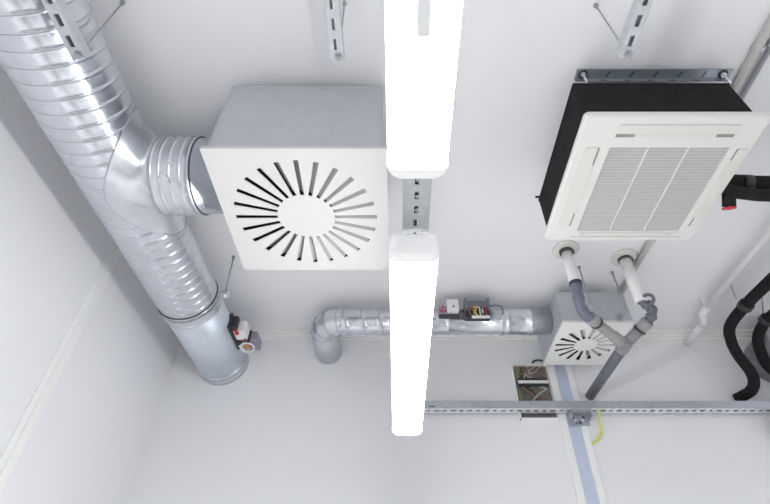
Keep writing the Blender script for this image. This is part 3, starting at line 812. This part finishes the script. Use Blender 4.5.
for k, cn in enumerate(cols):
    b = B(); xa = random.uniform(jx0+.04, jx1-.03); xb = random.uniform(jx0+.04, jx1-.03)
    if k < 9:
        p = [(xa, YB-0.0076, 1.456), (xa+random.uniform(-.03, .03), YB-0.0184, 1.478), ((xa+xb)/2, YB-0.0216, 1.50+random.uniform(-.015, .02)), (xb, YB-0.0140, 1.528), (min(xb+.02, jx1-.02), YB-0.0076, 1.538)]
    else:
        p = [(xa, YB-0.0076, 1.40), (xa+random.uniform(-.03, .03), YB-0.0194, 1.375), ((xa+xb)/2, YB-0.0216, 1.34+random.uniform(-.02, .02)), (xb, YB-0.0162, 1.29), (xb, YB-0.0097, 1.22)]
    p = [(min(max(q[0], jx0+.022), jx1-.022), q[1], q[2]) for q in p]
    tube(b, spline(p, 5), .0042, 8); link('wire', b, M[cn], t)
b = B(); tube(b, spline([(.885, YB-0.0108, 1.548), (.895, YB-0.0189, 1.572), (.93, YB-0.0194, 1.582), (.965, YB-0.0162, 1.575), (.990, YB-0.0097, 1.560)], 5), .006, 8); link('wire', b, M['act_dark'], t)

# ------------------------------------------------------------------ damper actuators
# on the end of the big duct; built about its own origin then turned to sit on the duct side
def actuator_big():
    O = Vector((DX+(R-.003)*math.cos(math.radians(8)), 2.53, DZ+(R-.003)*math.sin(math.radians(8))))
    t = thing('damper_actuator', 'small white and black damper motor with round dial on the side of the big duct', 'actuator', tuple(O))
    def bx(bm, a0, a1, c0, c1, e0, e1, bv=.002):   # out from the duct (X), along it (Y), up (Z)
        box(bm, O.x+a0, O.x+a1, O.y+c0, O.y+c1, O.z+e0, O.z+e1, bv)
    b = B(); bx(b, -.008, .012, -.135, .125, -.055, .045, .003); link('base_plate', b, M['act_dark'], t)
    b = B(); bx(b, .010, .048, -.125, -.088, -.045, .030, .003); link('coupling', b, M['act_dark'], t)
    b = B(); bx(b, .014, .085, -.080, .020, -.052, .034, .012); link('motor_housing', b, M['act_white'], t)
    b = B(); cyl(b, (O.x+.040, O.y-.068, O.z-.061), (O.x+.040, O.y-.068, O.z-.045), .013, 16); cyl(b, (O.x+.028, O.y-.080, O.z-.050), (O.x+.028, O.y-.084, O.z-.040), .010, 14); link('red_knob', b, M['red'], t)
    b = B(); cyl(b, (O.x+.070, O.y+.004, O.z-.056), (O.x+.070, O.y+.004, O.z-.050), .008, 14); link('red_button', b, M['red'], t)
    b = B(); bx(b, .060, .122, .050, .175, -.03, .035, .004); link('control_box', b, M['act_violet'], t)
    b = B(); bx(b, .078, .095, .015, .034, -.055, .02, .002); link('clip', b, M['act_dark'], t)
    b = B(); torus(b, (O.x+.062, O.y+.100, O.z-.052), (.1, -.2, -1), .040, .0065, 32, 8); link('dial_ring', b, M['act_white'], t)
    b = B(); cyl(b, (O.x+.055, O.y+.098, O.z-.050), (O.x+.055, O.y+.098, O.z-.02), .020, 20); link('dial_core', b, M['orange'], t)
    b = B(); cyl(b, (O.x+.060, O.y+.085, O.z-.044), (O.x+.062, O.y+.085, O.z+.02), .033, 24); link('dial_body', b, M['act_grey'], t)
    b = B(); tube(b, [(O.x+.018, O.y+.075, O.z-.055), (O.x+.050, O.y+.150, O.z-.060)], .0055, 8); link('lever', b, M['act_white'], t)
    return t
actuator_big()

def actuator_small():
    t = thing('damper_actuator', 'small damper motor with white block and coloured wires on the back round duct', 'actuator', (.4, 2.43, 1.63))
    y0 = 2.385; y1 = 2.440
    b = B(); box(b, .248, .370, 2.405, 2.450, 1.620, 1.632, .002); link('base_plate', b, M['act_dark'], t)
    b = B(); box(b, .248, .298, y0+.01, y1+.01, 1.632, 1.690, .004); link('terminal_head', b, M['act_violet'], t)
    b = B()
    for (x, z) in ((.256, 1.655), (.272, 1.675), (.285, 1.648), (.268, 1.645)): cyl(b, (x, y0+.006, z), (x, y0+.011, z), .007, 10)
    link('red_terminal', b, M['red'], t)
    b = B(); box(b, .296, .366, y0-.005, y1+.01, 1.640, 1.726, .004); link('motor_housing', b, M['act_white'], t)
    b = B(); cyl(b, (.335, y0-.008, 1.672), (.335, y0-.004, 1.672), .006, 12); link('screw', b, M['act_dark'], t)
    b = B(); box(b, .405, .550, y0, y1+.03, 1.668, 1.722, .004); box(b, .403, .418, y0-.004, y1+.01, 1.655, 1.735, .002); box(b, .538, .553, y0-.004, y1+.01, 1.655, 1.735, .002)
    link('control_box', b, M['act_grey'], t)
    b = B(); box(b, .405, .552, 2.40, 2.45, 1.608, 1.655, .003); link('lower_housing', b, M['act_dark'], t)
    b = B(); box(b, .44, .548, 2.395, 2.41, 1.606, 1.618, .001); box(b, .50, .512, 2.388, 2.402, 1.635, 1.662, .001); link('white_strip', b, M['act_white'], t)
    for k, cn in enumerate(('copper', 'orange', 'yellow', 'act_white', 'green', 'red')):
        b = B(); x = .420+.018*k
        tube(b, spline([(x, 2.385, 1.675), (x+.012, 2.372, 1.655), (x+.004+.01*(k % 2), 2.38, 1.635), (x+.02, 2.398, 1.618)], 5), .0032, 6); link('wire', b, M[cn], t)
    b = B(); tube(b, spline([(.552, 2.41, 1.690), (.59, 2.40, 1.695), (.625, 2.40, 1.682), (.633, 2.415, 1.655), (.625, 2.432, 1.640)], 6), .0048, 8); link('cable', b, M['act_grey'], t)
actuator_small()

# ------------------------------------------------------------------ light
w = bpy.data.worlds.new('World'); bpy.context.scene.world = w; w.use_nodes = True
nt = w.node_tree; bg = nt.nodes['Background']
tc = nt.nodes.new('ShaderNodeTexCoord'); sp = nt.nodes.new('ShaderNodeSeparateXYZ'); rp = nt.nodes.new('ShaderNodeValToRGB')
nt.links.new(tc.outputs['Generated'], sp.inputs[0])
mr = nt.nodes.new('ShaderNodeMapRange'); mr.inputs['From Min'].default_value = -1
nt.links.new(sp.outputs['Z'], mr.inputs['Value']); nt.links.new(mr.outputs[0], rp.inputs['Fac'])
rp.color_ramp.elements[0].color = (.88, .88, .90, 1); rp.color_ramp.elements[1].color = (.95, .96, 1.0, 1)
q = rp.color_ramp.elements.new(.42); q.color = (.62, .64, .68, 1)
# added bright and dark bands in place of the unseen room, for duct reflections
wv = nt.nodes.new('ShaderNodeTexNoise'); wv.inputs['Scale'].default_value = 2.2; wv.inputs['Detail'].default_value = 1
mp = nt.nodes.new('ShaderNodeMapping'); mp.inputs['Scale'].default_value = (2.2, .35, .6)
nt.links.new(tc.outputs['Generated'], mp.inputs[0]); nt.links.new(mp.outputs[0], wv.inputs['Vector'])
m2 = nt.nodes.new('ShaderNodeMapRange'); m2.inputs['From Min'].default_value = .40; m2.inputs['From Max'].default_value = .60
m2.inputs['To Min'].default_value = .42; m2.inputs['To Max'].default_value = 1.45
nt.links.new(wv.outputs['Fac'], m2.inputs['Value'])
vm = nt.nodes.new('ShaderNodeVectorMath'); vm.operation = 'SCALE'
nt.links.new(rp.outputs['Color'], vm.inputs[0]); nt.links.new(m2.outputs[0], vm.inputs['Scale'])
nt.links.new(vm.outputs['Vector'], bg.inputs['Color']); bg.inputs['Strength'].default_value = 1.13

for (x, y, e) in ((2.4, .2, 12), (2.4, -1.8, 10), (.1, -2.0, 10)):     # added fill lamps outside the view, made up as further lamp rows
    l = bpy.data.lights.new('row_lamp', 'AREA'); l.shape = 'RECTANGLE'; l.size = .12; l.size_y = 1.2; l.energy = e*.6; l.color = (1, .99, .98)
    o = bpy.data.objects.new('row_lamp', l); C.objects.link(o); o.location = (x, y, .85)

# ------------------------------------------------------------------ camera
cd = bpy.data.cameras.new('camera'); cam = bpy.data.objects.new('camera', cd); C.objects.link(cam)
cd.sensor_width = 36; cd.sensor_fit = 'HORIZONTAL'; cd.lens = 484/770*36; cd.clip_start = .02
cd.shift_x = (385-397.5)/770
cam.location = (0, 0, 0); cam.rotation_euler = (math.radians(90+41.5), 0, 0)
bpy.context.scene.camera = cam
vs = bpy.context.scene.view_settings; vs.view_transform = 'Standard'; vs.look = 'None'; vs.exposure = 0; vs.gamma = 1.08

for o in bpy.data.objects:
    if '_w' in o: del o['_w']
